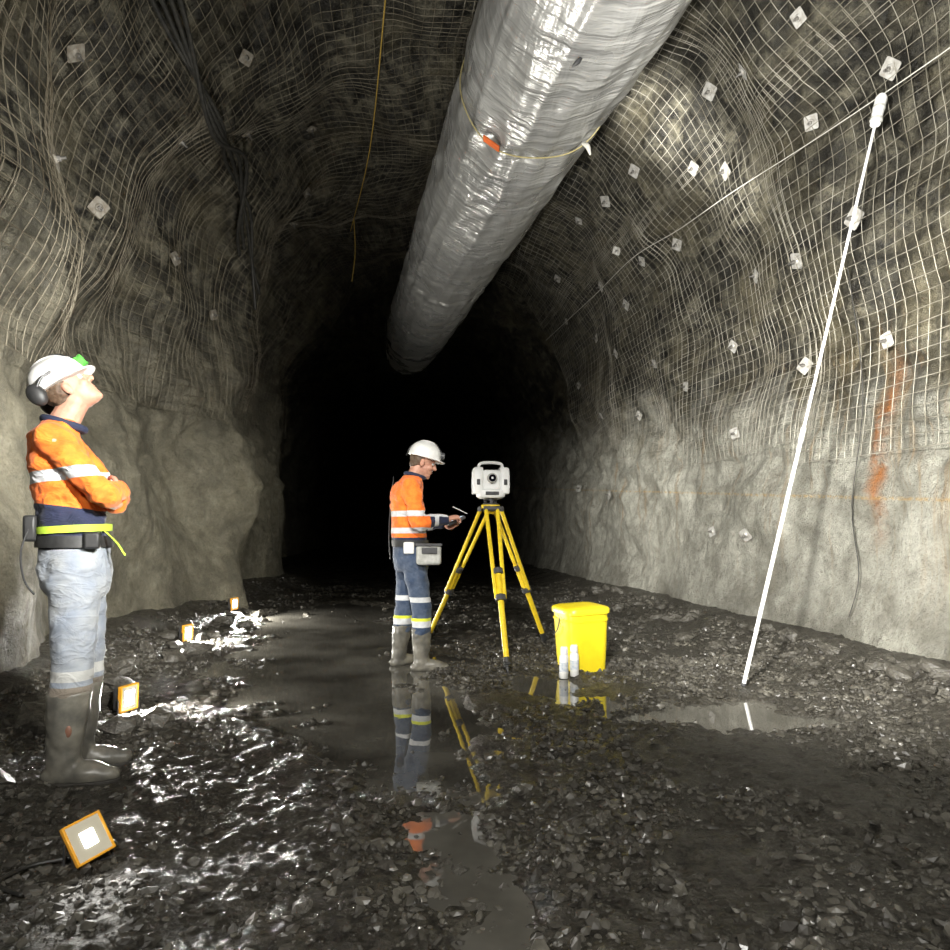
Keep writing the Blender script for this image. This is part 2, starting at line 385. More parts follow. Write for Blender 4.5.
def hfl(x,y):
    x,y=np.broadcast_arrays(np.asarray(x,float),np.asarray(y,float))
    pm=puddle(x,y)
    dl=x-Lx(y); dr=Rx(y)-x
    h=0.026+0.24*sstep(0.9,0.1,dl)+0.2*sstep(1.0,0.0,dr)
    h=h+0.014*pn(x*0.9,y*0.9,0.5)+0.016*pn(x*3,y*3,1.5)
    fine=0.011*pn(x*9,y*9,2.5)+0.010*(1-np.abs(pn(x*15,y*15,3.5))*2.2)*0.6+0.007*pn(x*32,y*32,4.5)
    near=sstep(3.2,2.4,y)
    h=h+fine*(1-(0.3-0.5*near)*pm)+near*pm*0.020*pn(x*7,y*7,9.5)-0.05*pm
    return h
def hz(x,y): return float(hfl(x,y))
yf=np.concatenate([np.linspace(-2.5,0.95,24),1.0*np.exp(np.linspace(0,math.log(61),600))])
tf=np.linspace(0,1,520)
Lr=Lx(yf)-0.7; Rr=Rx(yf)+0.7
X=Lr[:,None]+(Rr-Lr)[:,None]*tf[None,:]; Y=np.repeat(yf[:,None],len(tf),1)
fl=obj('floor',mesh_np('floor',np.stack([X,Y,hfl(X,Y)],-1),gridF(len(yf),len(tf))),M_floor)
fl['kind']='structure'; fl['label']='muddy wet tunnel floor of crushed rock'; fl['category']='ground'
def flat(name,x0,x1,y0,y1,lab):
    V=[(x0,y0,0),(x1,y0,0),(x1,y1,0),(x0,y1,0)]
    o=obj(name,mesh_np(name,V,np.array([[0,1,2,3]])),M_water); top(o,lab,'puddle'); return o
flat('puddle',-2.7,0.72,1.2,10.6,'long shallow puddle of still muddy water reflecting the tripod')
flat('puddle.001',0.74,2.3,3.2,4.5,'small muddy puddle beside the white pole')
# ------------------------------------------------------------------ stones
ph=(1+5**0.5)/2
ICO=np.array([(-1,ph,0),(1,ph,0),(-1,-ph,0),(1,-ph,0),(0,-1,ph),(0,1,ph),(0,-1,-ph),(0,1,-ph),(ph,0,-1),(ph,0,1),(-ph,0,-1),(-ph,0,1)],float); ICO/=np.linalg.norm(ICO[0])
IF=np.array([(0,11,5),(0,5,1),(0,1,7),(0,7,10),(0,10,11),(1,5,9),(5,11,4),(11,10,2),(10,7,6),(7,1,8),(3,9,4),(3,4,2),(3,2,6),(3,6,8),(3,8,9),(4,9,5),(2,4,11),(6,2,10),(8,6,7),(9,8,1)])
def chips(name,n,y0,y1,s0,s1,dens_pow,label,keep=0.2):
    y=y0+(y1-y0)*rng.random(n*3)**dens_pow; t=rng.random(n*3)
    x=Lx(y)+0.3+(Rx(y)-Lx(y)-0.55)*t
    pm=puddle(x,y); cl=pn(x*1.1,y*1.1,8.8)+0.6*pn(x*3.1,y*3.1,3.8)
    ok=(rng.random(n*3)<np.where(pm>0.4,np.where(y<3.2,keep*2.6,keep*.7),0.42+1.2*cl)); x=x[ok][:n]; y=y[ok][:n]; n=len(x)
    sz=s0+(s1-s0)*rng.random(n)**4.0
    sc=np.stack([sz*(0.8+0.6*rng.random(n)),sz*(0.6+0.5*rng.random(n)),sz*(0.35+0.4*rng.random(n))],-1)
    q=rng.normal(size=(n,4)); q[:,1:3]*=0.25; q/=np.linalg.norm(q,axis=1)[:,None]
    a,b_,c,d=q.T
    R=np.stack([1-2*(c*c+d*d),2*(b_*c-a*d),2*(b_*d+a*c),2*(b_*c+a*d),1-2*(b_*b_+d*d),2*(c*d-a*b_),2*(b_*d-a*c),2*(c*d+a*b_),1-2*(b_*b_+c*c)],-1).reshape(n,3,3)
    base=ICO[None]*(0.72+0.56*rng.random((n,12,1)))*sc[:,None,:]
    P=np.einsum('nij,nkj->nki',R,base); P+=np.stack([x,y,hfl(x,y)+sc[:,2]*0.02],-1)[:,None,:]
    F=(IF[None]+np.arange(n)[:,None,None]*12).reshape(-1,3)
    o=obj(name,mesh_np(name,P,F,False),M_stone); top(o,label,'gravel',kind='stuff')
chips('gravel',30000,1.3,5.5,0.0035,0.026,1.0,'loose dark wet crushed rock chips over the mud')
chips('gravel.001',10000,5.0,13,0.008,0.036,1.3,'coarser dark crushed rock further along the drive')
rocks=[]
for k in range(10):
    n=ICO*(0.75+0.5*rng.random((12,1)))
    me=mesh_np('rock',n,IF,False); 
    o=bpy.data.objects.new('t',me); COL.objects.link(o)
    a=o.modifiers.new('a','SUBSURF'); a.subdivision_type='SIMPLE'; a.levels=2; 
    dg=bpy.context.evaluated_depsgraph_get(); me2=bpy.data.meshes.new_from_object(o.evaluated_get(dg)); bpy.data.objects.remove(o)
    nn=len(me2.vertices); co=np.empty(nn*3,np.float32); me2.vertices.foreach_get('co',co); co=co.reshape(-1,3)
    co=co*(1+0.16*pn(co[:,0]*1.8+k*9,co[:,1]*1.8,co[:,2]*1.8)+0.05*pn(co[:,0]*6,co[:,1]*6+k,co[:,2]*6))[:,None]
    me2.vertices.foreach_set('co',co.astype(np.float32).ravel()); me2.name='rock'; me2.materials.append(M_stone); me2.update(); rocks.append(me2)
spots=[]
for i in range(60):
    y=3.6+8.5*random.random()**1.3; spots.append((float(Rx(y))-0.3-abs(random.gauss(0,0.25)),y,random.uniform(0.03,0.1)))
for i in range(36):
    y=2.6+6.4*random.random(); spots.append((float(Lx(y))+0.6+abs(random.gauss(0,0.3)),y,random.uniform(0.04,0.12)))
for i in range(60):
    y=1.7+5*random.random(); x=random.uniform(-2.0,2.6)
    if puddle(x,y)>0.3: continue
    spots.append((x,y,random.uniform(0.02,0.042)))
spots+=[(-1.98,2.62,0.1),(-2.2,3.3,0.15),(-0.05,2.05,0.03),(0.08,2.25,.03),(-.12,2.5,.035),(.02,1.85,.022)]
for i,(x,y,r) in enumerate(spots):
    if abs(x+1.68)<0.3 and abs(y-2.83)<0.2: continue
    if abs(x-0.85)<0.35 and abs(y-5.1)<0.5: continue
    o=bpy.data.objects.new('rock' ,rocks[i%10]); COL.objects.link(o)
    o.scale=(r*random.uniform(.9,1.4),r*random.uniform(.8,1.1),r*random.uniform(.5,.8)); o.rotation_euler=(random.uniform(-.3,.3),random.uniform(-.3,.3),random.uniform(0,6.28))
    o.location=(x,y,hz(x,y)+r*0.15)
    top(o,'angular wet grey broken rock lying on the mud','rock','loose rocks on the tunnel floor')
# ------------------------------------------------------------------ welded wire mesh sheets
def tubes(lines,nor,r):
    t=np.gradient(lines,axis=1); t/=np.linalg.norm(t,axis=2)[...,None]+1e-9
    b_=np.cross(t,nor); b_/=np.linalg.norm(b_,axis=2)[...,None]+1e-9
    n_,m_=lines.shape[:2]
    V=np.stack([lines+nor*r,lines+b_*r,lines-nor*r,lines-b_*r],2)
    i=(np.arange(n_)[:,None,None]*m_+np.arange(m_-1)[None,:,None])*4; j=np.arange(4)[None,None,:]; k=(j+1)%4
    F=np.stack([i+j,i+k,i+4+k,i+4+j],-1).reshape(-1,4)
    return V.reshape(-1,3),F
def sheet(s0,s1,y0,y1,lab,sp=0.1,off=0.05,skew=0.0,r=0.0029,mat=None):
    ss=np.arange(s0,s1,sp); yy=np.arange(y0,y1,sp)
    S,Yg=np.meshgrid(ss,yy)
    sm_,ym_=(s0+s1)/2,(y0+y1)/2
    S,Yg=S+skew*(Yg-ym_),Yg-skew*(S-sm_)
    ws=0.02*pn(S*0.8,Yg*0.8,11.5)+0.010*pn(S*2.6,Yg*2.6,2.2); wy=0.02*pn(S*0.8+7,Yg*0.8,17.5)+0.010*pn(S*2.6+4,Yg*2.6,9.2)
    o_=off+random.uniform(-.015,.02)+0.012*pn(S*1.6,Yg*1.6,4.4)
    P=surf(S+ws,Yg+wy,o_-0.02,0.12)
    e1=np.gradient(P,axis=0); e2=np.gradient(P,axis=1); N=np.cross(e1,e2); N/=np.linalg.norm(N,axis=2)[...,None]+1e-9
    V1,F1=tubes(P,N,r)
    V2,F2=tubes(np.swapaxes(P,0,1)+0.005*np.swapaxes(N,0,1),np.swapaxes(N,0,1),r)
    o=obj('wire_mesh_sheet',mesh_np('wire_mesh_sheet',np.concatenate([V1,V2]),np.concatenate([F1,F2+len(V1)])),mat or M_wire)
    top(o,lab,'wire mesh','welded wire mesh sheets on the rock')
ye=[1.2,3.6,6.0,8.4,10.8,13.4]
for i in range(len(ye)-1):
    y0,y1=ye[i],ye[i+1]; ym=(y0+y1)/2; sk=lambda: random.uniform(-.05,.05)
    sr=STOT-(1.6+0.13*(ym-4.45)+0.3)
    a=VL+AL*0.5+0.25
    mid=(a+sr)/2
    sheet(mid-0.15,sr+0.07*random.uniform(-1,1),y0-0.15,y1+0.1,'welded steel wire mesh pinned over the rock sidewall',off=0.065,skew=sk())
    sheet(a-0.1,mid+0.05,y0-0.05,y1+0.1,'welded steel wire mesh pinned to the rock shoulder',off=0.06,skew=sk())
    sl=2.2+0.3+0.10*(ym-4)
    b0=VL+AL*0.5-0.1; mid=(b0+sl)/2
    sheet(mid-0.1,b0+0.5,y0-0.05,y1+0.05,'welded steel wire mesh hung under the dark roof',off=0.06,skew=sk(),mat=M_wirer)
    sheet(sl,mid+0.1,y0-0.1,y1+0.1,'rusty welded wire mesh draped over the bulging rock wall',off=0.05,skew=sk(),mat=M_wirer)
# ------------------------------------------------------------------ rock bolts
BR=[(4.65,4.38),(5.4,4.49),(5.12,3.58),(5.95,3.58),(6.15,2.66),(6.8,3.75),(6.3,5.29),(5.7,5.15),(7.65,5.43),(8.5,5.53),(9.4,5.66),(8.7,4.77),(11.2,5.54),(10.3,3.99),(8.4,2.98),(7.7,1.1),(6.77,1.06),(11.2,1.75),(13.2,2.0),(4.9,5.05),(5.0,2.56),(6.6,4.75),(7.9,4.6),(12.3,5.1),(9.6,4.5),(7.3,2.2),(10.0,2.9),(11.6,3.2),(7.0,5.0),(9.0,5.1),(10.4,5.0),(11.4,4.5),(12.6,4.0),(7.4,3.2),(9.2,3.5)]
BL=[(9.05,5.83),(8.3,3.9),(4.8,4.57),(6.1,5.7),(6.4,5.0),(7.4,5.6),(7.3,4.2),(5.6,3.9),(4.3,3.6),(10.0,5.9),(8.2,6.0)]
pl=Soup(); pl.stack([(0,0,0,.075,.075),(0,0,.006,.075,.075)],n=24,e=9,sub=1); pl.stack([(0,0,.004,.04,.04),(0,0,.02,.028,.028)],n=16,e=2,sub=1)
nut=Soup(); nut.cyl((0,0,.018),(0,0,.045),.022,.022,6); nut.cyl((0,0,.04),(0,0,.085),.011,.011,12)
me_pl=pl.mesh('rock_bolt'); me_nut=nut.mesh('nut'); me_pl.materials.append(M_plate); me_nut.materials.append(M_steel)
me_pl2=me_pl.copy(); me_pl2.materials.clear(); me_pl2.materials.append(M_plate2)
for side,LST in (('R',BR),('L',BL)):
    for (y,z) in LST:
        s=s_of(side,y,z); n=nrm(s,y); p=Vector(surf(s,y,0.045,0.12).tolist())
        n=(n+Vector((random.uniform(-.25,.25),random.uniform(-.35,.1),random.uniform(-.3,.15)))).normalized()
        q=n.to_track_quat('Z','Y').to_matrix().to_4x4()@Matrix.Rotation(random.uniform(0,1.5),4,'Z')
        o=bpy.data.objects.new('rock_bolt',me_pl if side=='R' else me_pl2); COL.objects.link(o); o.matrix_world=Matrix.Translation(p)@q
        o.scale=(random.uniform(.72,.95),)*3
        top(o,'square galvanised bolt plate holding mesh to the rock' if side=='R' else 'dull dark square bolt plate on the mesh','rock bolt','rock bolts on the walls and roof')
        c=bpy.data.objects.new('nut',me_nut); COL.objects.link(c); c.parent=o
# ------------------------------------------------------------------ ventilation duct
RD=0.6
def dc(y): return np.array([1.55-0.2108*y,y,4.26+0.0646*y])
yd=np.concatenate([np.arange(1.2,14.2,0.025)]); na=160
A=np.linspace(0,2*math.pi,na,endpoint=False)
YY,AA=np.meshgrid(yd,A,indexing='ij')
ca,sa_=np.cos(AA),np.sin(AA)
rr=RD+0.012*pn(ca*1.6+YY*0.5,YY*3.2+sa_*1.8,sa_*1.6)+0.016*pn(ca*1.2,YY*1.1,sa_*1.2)
rr=rr+0.012*(1-np.abs(pn(ca*1.8+YY*0.9+3,YY*1.8-sa_*1.2,sa_*1.8))*2.5)+0.010*(1-np.abs(pn(ca*3.5,YY*0.5,sa_*3.5))*2.5)
for yj in (2.6,5.07,9.0,12.6):
    rr=rr-0.03*np.exp(-((YY-yj)/0.05)**2)-0.014*np.exp(-((YY-yj)/0.25)**2)*(1+np.cos(AA*14))
for ac in (4.45,3.75):
    rr=rr+0.014*np.exp(-(((AA-ac-0.05*np.sin(YY*1.3)+math.pi)%(2*math.pi)-math.pi)/0.04)**2)
fade=sstep(12.8,14.2,YY)
cx=1.55-0.2108*YY; cz=4.26+0.0646*YY-0.12*fade
P=np.stack([cx+rr*(1-0.18*fade)*ca,YY,cz+rr*(1-0.18*fade)*sa_],-1)
i=np.arange(len(yd)-1)[:,None]*na; j=np.arange(na)[None,:]; k=(j+1)%na
F=np.stack([i+j,i+na+j,i+na+k,i+k],-1).reshape(-1,4)
duct=obj('ventilation_duct',mesh_np('ventilation_duct',P,F),M_duct)
top(duct,'long wrinkled silver grey flexible ventilation duct under the roof','ventilation duct')
for yj in (5.07,):
    s=Soup(); c=dc(yj); n_=72
    s_pts=[]
    for k_ in range(n_+1):
        a=2*math.pi*k_/n_; r_=RD-0.002
        s_pts.append((c[0]+r_*math.cos(a),yj+0.02*math.sin(a*5),c[2]+r_*math.sin(a),0.0055))
    s.limb(s_pts,n=8,sub=1,cap=False); part('joint_strap',s,M_strap,duct)
s=Soup(); c=dc(12.75); s_pts=[(c[0]+(RD+.0)*math.cos(2*math.pi*k_/72),12.75,c[2]+(RD+.0)*math.sin(2*math.pi*k_/72),0.03) for k_ in range(73)]
s.limb(s_pts,n=8,sub=1,cap=False); part('dark_coupling_band',s,M_black,duct)
s=Soup(); c=dc(5.04)
a0=math.radians(234)
pp=Vector((c[0]+(RD+.014)*math.cos(a0),5.03,c[2]+(RD+.014)*math.sin(a0)))
s.box(pp,(0.012,0.07,0.15),Euler((0,-(a0),0))); part('orange_tag',s,M_otag,duct,bevel=.003)
s=Soup(); a0=math.radians(305); pp=Vector((c[0]+(RD+.01)*math.cos(a0),5.03,c[2]+(RD+.01)*math.sin(a0)))
s.limb([(pp.x,pp.y,pp.z,.012),(pp.x+.03,pp.y-.02,pp.z-.03,.02),(pp.x+.05,pp.y-.02,pp.z-.09,.008)]); part('cord_knot',s,M_cord,duct)
s=Soup(); c=dc(3.9); a0=math.radians(262); pp=Vector((c[0]+(RD+.01)*math.cos(a0),3.9,c[2]+(RD+.01)*math.sin(a0)))
s.limb([(pp.x,pp.y,pp.z+.02,.006),(pp.x-.03,pp.y-.03,pp.z-.03,.014),(pp.x-.06,pp.y-.02,pp.z-.05,.006)]); part('loose_tie',s,M_dgrey,duct)
for yj in (2.6,3.9,5.07,7.0,9.0,11.0,12.6):
    c=dc(yj); s=Soup(); s.cyl((c[0],yj,c[2]+RD-0.02),(c[0],yj,6.3),.006,.006,8); part('hanger_wire',s,M_steel,duct)
# ------------------------------------------------------------------ cables
def cable(name,pts,r,mat,lab,cat='cable',n=8):
    s=Soup(); s.limb([(*p,r) for p in pts],n=n,sub=5); o=part(name,s,mat,None); top(o,lab,cat); return o
def wp(side,y,z,off): return surf(s_of(side,y,z),y,off,0).tolist()
cp=[]
for y in (1.5,3.0,4.15,5.3,6.45,7.6,8.75,10.2,11.8,13.4):
    z=float(np.interp(y,[1.5,4.15,8.75,13.5],[3.75,4.12,4.8,5.08])); xl=float(np.interp(y,[1.5,4.15,6.45,8.75,13.5],[3.25,2.96,2.60,2.16,1.45]))
    wx=wp('R',y,z,.12)[0]; cp.append((min(xl,wx),y,z))
cable('cord',cp,.004,M_cord,'thin pale cord strung along the meshed wall towards the dark','cord')
for i in range(4):
    d=i*0.045
    pts=[wp('L',3.4,5.1,.2+d),wp('L',5.0,5.2+d,.18+d),wp('L',6.2,5.3-d,.18),wp('L',7.2,5.3+d,.18+d),wp('L',8.0,5.18-d*2,.2+d)]
    if i<2: pts+=[wp('L',8.5,4.75,.2),wp('L',8.8,4.3+d*5,.26)]
    else: pts+=[wp('L',8.3,5.0-d*2,.2)]
    cable('power_cable',pts,.02,M_cable,'thick black power cable hung in a bundle from the roof')['group']='black cables along the roof shoulder'
def rp(y,x,off):
    s_=np.linspace(VL+0.5,VL+AL-0.5,200); P_=surf(s_,y,off,0); k_=int(np.argmin(np.abs(P_[:,0]-x))); return P_[k_].tolist()
cable('rope',[rp(4.5,-.5,.12),rp(6.2,-.84,.12),rp(8.5,-1.4,.2),rp(10.8,-2.05,.2)],.0075,M_rope,'thin yellow rope hanging along the dark roof','rope')
a=rp(10.0,-1.85,.25); cable('rope',[a,(a[0]+.02,a[1],a[2]-.5),(a[0]-.03,a[1],a[2]-.95)],.007,M_rope,'short loose yellow rope end dangling from the roof','rope')
cable('cable',[wp('R',5.15,3.2,.1),wp('R',5.2,2.2,.07),wp('R',5.28,1.3,.06),wp('R',5.2,.75,.07),wp('R',5.24,.4,.06)],.004,M_cable,'thin dark cable hanging down the sprayed concrete wall')
# ------------------------------------------------------------------ white pole
pb=Vector((1.835,4.45,hz(1.835,4.45)-0.01)); ptp=Vector((2.88,4.6,4.17))
d=(ptp-pb); Ln=d.length; q=d.to_track_quat('Z','Y')
pole=Soup(); pole.cyl((0,0,0),(0,0,Ln*.42),.0135,.0135,20); pole.cyl((0,0,Ln*.42),(0,0,Ln),.010,.010,20)
po=part('telescopic_pole',pole,M_white,None); po.rotation_mode='QUATERNION'; po.rotation_quaternion=q; po.location=pb
top(po,'long slim white pole leaning from puddle edge to roof','pole')
s=Soup(); s.cyl((0,0,Ln*.405),(0,0,Ln*.43),.019,.019); part('joint_collar',s,M_pouch,po)
s=Soup(); s.cyl((0,0,Ln-.22),(0,0,Ln-.02),.034,.04); s.cyl((0,0,Ln-.02),(0,0,Ln+.0),.03,.03); part('prism_head',s,M_white,po,bevel=.005)
for k_ in (.19,.1): 
    s=Soup(); s.cyl((0,0,Ln-k_),(0,0,Ln-k_+.015),.041,.041); part('grey_band',s,M_pouch,po)
s=Soup(); s.cyl((0,0,-.03),(0,0,.03),.006,.018); part('pole_tip',s,M_dgrey,po)
# ------------------------------------------------------------------ tripod
tr=bpy.data.objects.new('tripod',None); COL.objects.link(tr); hc=Vector((0.14,5.85,0)); tr.location=(hc.x,hc.y,hz(hc.x,hc.y)); top(tr,'yellow surveying tripod with spread legs standing in mud','tripod')
z0=tr.location.z; HT=1.33-z0
s=Soup(); s.stack([(0,0,HT-.03,.085,.085),(0,0,HT,.085,.085)],e=3,sub=1); s.cyl((0,0,HT-.08),(0,0,HT-.03),.035,.05); part('tripod_head',s,M_ylw2,tr,bevel=.004)
feet=[(0.25,4.9),(0.68,6.2),(-0.5,6.6)]
for fx,fy in feet:
    f=Vector((fx-hc.x,fy-hc.y,hz(fx,fy)-z0-.02)); hd=Vector((f.x,f.y,0)).normalized(); side=Vector((-hd.y,hd.x,0))
    t0=hd*0.075+Vector((0,0,HT-.035)); dr=(f-t0)
    lg=Soup()
    for sg in (-1,1):
        a=t0+side*sg*.052; b_=t0+dr*.58+side*sg*.034
        lg.cyl(a,b_,.018,.018,10)
    lg.cyl(t0+dr*.42,t0+dr*.93,.026,.022,12)
    L=part('leg',lg,M_ylw2,tr,bevel=0)
    for tt,wd in ((.58,.058),(.42,.056)):
        cl=Soup(); cl.cyl(t0+dr*(tt-.016),t0+dr*(tt+.016),wd*.8,wd*.8,12)
        part('clamp',cl,M_dgrey,L,bevel=.003)
    hg=Soup(); hg.cyl(t0-side*.072,t0+side*.072,.024,.024,12); part('hinge',hg,M_dgrey,L)
    fs=Soup(); fs.cyl(t0+dr*.91,t0+dr*.96,.028,.028,12); fs.cyl(t0+dr*.96,f,.018,.004,10); fs.box(t0+dr*.93+hd*.03,(.05,.05,.012)); part('foot_spike',fs,M_black,L)
# total station
ts=bpy.data.objects.new('surveying_instrument',None); COL.objects.link(ts); ts.location=(hc.x,hc.y,1.33); ts.rotation_euler=(0,0,math.radians(8)); top(ts,'light grey surveying instrument with round lens mounted on tripod','surveying instrument')
s=Soup(); s.cyl((0,0,0),(0,0,.012),.07,.07); s.cyl((0,0,.045),(0,0,.06),.065,.065)
for a in range(3): s.cyl((.05*math.cos(a*2.09+.5),.05*math.sin(a*2.09+.5),.01),(.05*math.cos(a*2.09+.5),.05*math.sin(a*2.09+.5),.05),.016,.016,12)
part('tribrach',s,M_dgrey,ts,bevel=.002)
s=Soup(); s.stack([(0,0,.06,.10,.085),(0,0,.075,.125,.095),(0,0,.13,.13,.095)],e=4,sub=2); part('base_housing',s,M_offw,ts,bevel=.004)
for sg in (-1,1):
    s=Soup(); s.stack([(sg*.118,0,.10,.045,.085),(sg*.12,0,.2,.047,.085),(sg*.118,0,.31,.045,.075),(sg*.113,0,.335,.035,.06)],e=5,sub=3); y_=part('yoke',s,M_offw,ts)
    s=Soup(); s.box((sg*.122,-.089,.2),(.03,.008,.05)); part('dark_cover',s,M_dgrey,y_,bevel=.003)
s=Soup(); s.box((0,0,.22),(.16,.15,.18)); part('telescope_housing',s,M_offw,ts,bevel=.02)
s=Soup(); s.cyl((0,-.05,.235),(0,-.105,.235),.044,.044,28); lt=part('telescope_barrel',s,M_pouch,ts,bevel=.004)
s=Soup(); s.cyl((0,-.1,.235),(0,-.109,.235),.034,.032,28); part('objective_lens',s,M_glass,lt)
s=Soup(); s.cyl((0,-.108,.235),(0,-.111,.235),.011,.010,20); part('aiming_lens',s,M_white,lt)
s=Soup(); s.limb([(-.11,0,.32,.014),(-.1,0,.365,.013),(-.05,0,.38,.014),(.05,0,.38,.014),(.1,0,.365,.013),(.11,0,.32,.014)],n=12,ref=(0,1,0)); part('carry_handle',s,M_offw,ts)
s=Soup(); s.box((0,-.098,.1),(.12,.01,.03)); part('keypad_panel',s,M_dgrey,ts,bevel=.003)
# ------------------------------------------------------------------ yellow tub
bx,by=0.825,5.05
bn=bpy.data.objects.new('tub',None); COL.objects.link(bn); bn.location=(bx,by,hz(bx,by)-.015); bn.rotation_euler=(math.radians(1.5),math.radians(-2),math.radians(20)); top(bn,'bright yellow plastic storage tub with lid on wet gravel','tub')
def sq(z,hw,e=5.0,n=48,hd=None):
    hd=hd or hw; r=[]
    for j in range(n):
        a=2*math.pi*j/n; c=math.cos(a);d_=math.sin(a); r.append((hw*math.copysign(abs(c)**(2/e),c),hd*math.copysign(abs(d_)**(2/e),d_),z))
    return r
s=Soup(); s.rings([sq(0,.14),sq(.012,.152),sq(.2,.162),sq(.46,.172),sq(.475,.172),sq(.475,.165),sq(.3,.155),sq(.03,.14)]); part('tub_body',s,M_yellow,bn)
s=Soup(); s.rings([sq(.395,.169),sq(.398,.176),sq(.412,.177),sq(.416,.169)]); s.F=[f for f in s.F if len(f)==4]; part('rim',s,M_yellow,bn)
s=Soup(); s.rings([sq(.452,.172),sq(.455,.184),sq(.485,.185),sq(.497,.178),sq(.506,.15),sq(.51,.08)]); part('lid',s,M_yellow,bn)
s=Soup(); s.limb([(-.178,0,.425,.004),(-.19,.01,.34,.004),(-.185,.09,.27,.004),(-.1,.18,.235,.004),(.1,.18,.235,.004),(.185,.09,.27,.004),(.19,.01,.34,.004),(.178,0,.425,.004)],n=8); part('bail_handle',s,M_dgrey,bn)
def can(x,y,lab,tilt):
    o=bpy.data.objects.new('spray_can',None); COL.objects.link(o); o.location=(x,y,hz(x,y)-.003); o.rotation_euler=(tilt,tilt*.5,0); top(o,lab,'spray can','spray cans by the tub')
    s=Soup(); s.rings([sq(z,r,2,28) for z,r in((0,.03),(.004,.033),(.16,.033),(.172,.028),(.182,.02))]); part('can_body',s,M_white,o)
    s=Soup(); s.rings([sq(z,r,2,28) for z,r in((.05,.0334),(.12,.0334))]); s.F=[f for f in s.F if len(f)==4]; part('can_label',s,simple('can_label_print',(.35,.42,.5),(.7,.7,.7),40,.4,0,0),o)
    s=Soup(); s.rings([sq(z,r,2,28) for z,r in((.178,.026),(.18,.028),(.225,.027),(.232,.022))]); part('cap',s,M_white,o)
can(.655,4.8,'white marking spray paint can standing on gravel',.02); can(.74,4.83,'white marking spray paint can with white cap',-.03)
# ------------------------------------------------------------------ work lights
def lamp(x,y,yaw,tilt,en,lab,dz=0,sc=1.0,roll=0.0,led=1.0):
    o=bpy.data.objects.new('work_light',None); COL.objects.link(o); o.location=(x,y,hz(x,y)+dz); o.rotation_euler=(0,0,yaw); o.scale=(sc,)*3; top(o,lab,'work light','work lights along the floor')
    Mx=Matrix.Translation((0,0,.115))@Matrix.Rotation(-tilt,4,'Y')@Matrix.Rotation(roll,4,'X')
    def sp():
        s=Soup(); s.M=Mx; return s
    s=sp(); s.box((-.03,0,0),(.065,.14,.16)); h=part('housing',s,M_dgrey,o,bevel=.01)
    for k_ in range(5):
        s.box((-.05,-.05+.025*k_,0),(.03,.006,.12))
    s=sp()
    for yy_ in (.073,-.073):
        s.box((.0,yy_,0),(.03,.011,.172))
    for z_ in (.083,-.083): s.box((0,0,z_),(.03,.155,.010))
    part('frame',s,M_orange,o,bevel=.003)
    s=sp(); s.box((.004,0,0),(.01,.136,.157)); part('lamp_glass',s,M_lensrim,o)
    s=sp(); s.box((.010,0,0),(.008,.055*led,.068*led)); part('led_panel',s,M_lens,o,bevel=.003)
    s=Soup(); s.limb([(.0,-.09,.115,.006),(.0,-.092,.03,.006),(.01,-.088,.008,.006),(.01,.088,.008,.006),(0,.092,.03,.006),(0,.09,.115,.006)],n=8,sub=3); s.box((-.05,-.07,.006),(.15,.02,.008)); s.box((-.05,.07,.006),(.15,.02,.008)); part('stand',s,M_black,o,bevel=0)
    ld=bpy.data.lights.new('lamp_beam','AREA'); ld.shape='RECTANGLE'; ld.size=.12; ld.size_y=.14; ld.energy=en; ld.color=(1,.975,.91)
    l=bpy.data.objects.new('lamp_beam',ld); COL.objects.link(l); l.parent=o
    l.matrix_local=Mx@Matrix.Translation((.03,0,0))@Matrix.Rotation(math.radians(-90),4,'Y')
    return o
lamp(-1.22,2.05,math.radians(-40),math.radians(32),1.0,'lit orange framed work light tilted up on gravel',-.01,.74,math.radians(12),1.0)
lamp(-2.0,3.75,math.radians(-14),math.radians(-3),48,'lit orange framed work light near the rubber boots',-.01,.85,0,1.5)
lamp(-2.72,6.15,math.radians(-14),math.radians(-2),60,'lit orange framed work light beside the puddle',-.01,.85,0,1.6)
lamp(-3.0,8.1,math.radians(-14),math.radians(-1),140,'lit work light at the foot of the rock wall',-.0,.85,0,1.6)
cable('cable',[(-1.27,2.03,hz(-1.27,2.03)+.03),(-1.36,1.98,hz(-1.36,1.98)+.02),(-1.38,1.88,hz(-1.38,1.88)+.015),(-1.28,1.83,hz(-1.28,1.83)+.015)],.006,M_cable,'short black power lead behind the work light')
# ------------------------------------------------------------------ people
def wr(amp,seed=0.0,sx=9,sz=16):
    return lambda co: amp*pn(co[:,0]*sx+seed,co[:,1]*sx,co[:,2]*sz)+amp*.5*pn(co[:,0]*sx*2.3+seed,co[:,1]*sx*2.3,co[:,2]*sz*2)
def hand(s,w,dirv,back,ts_,curl):
    x=Vector(dirv).normalized(); z=Vector(back); z=(z-x*z.dot(x)).normalized(); y=z.cross(x)
    M=Matrix((x,y,z)).transposed().to_4x4(); M.translation=Vector(w); s.M=M
    s.limb([(-.02,0,0,.026),(.01,0,0,.029),(.05,0,0,.038),(.085,0,0,.038)],sq=(.42,1.0),ref=(0,0,1))
    for yi,ln in ((.030,.068),(.010,.078),(-.010,.072),(-.030,.056)):
        a=0; p=Vector((.085,yi*ts_,0)); pts=[(*p,.0092)]
        for k_,f in enumerate((.45,.3,.25)):
            a-=curl*(1 if k_ else .7); p=p+Vector((math.cos(a),0,math.sin(a)))*ln*f; pts.append((*p,.0088-.0006*k_))
        s.limb(pts,n=10,sub=2,ref=(0,1,0))
    s.limb([(.015,.025*ts_,-.004,.014),(.045,.05*ts_,-.014,.012),(.075,.056*ts_,-.026,.0105),(.098,.048*ts_,-.036,.0085)],n=10,sub=3,ref=(0,1,0))
    s.M=Matrix.Identity(4)
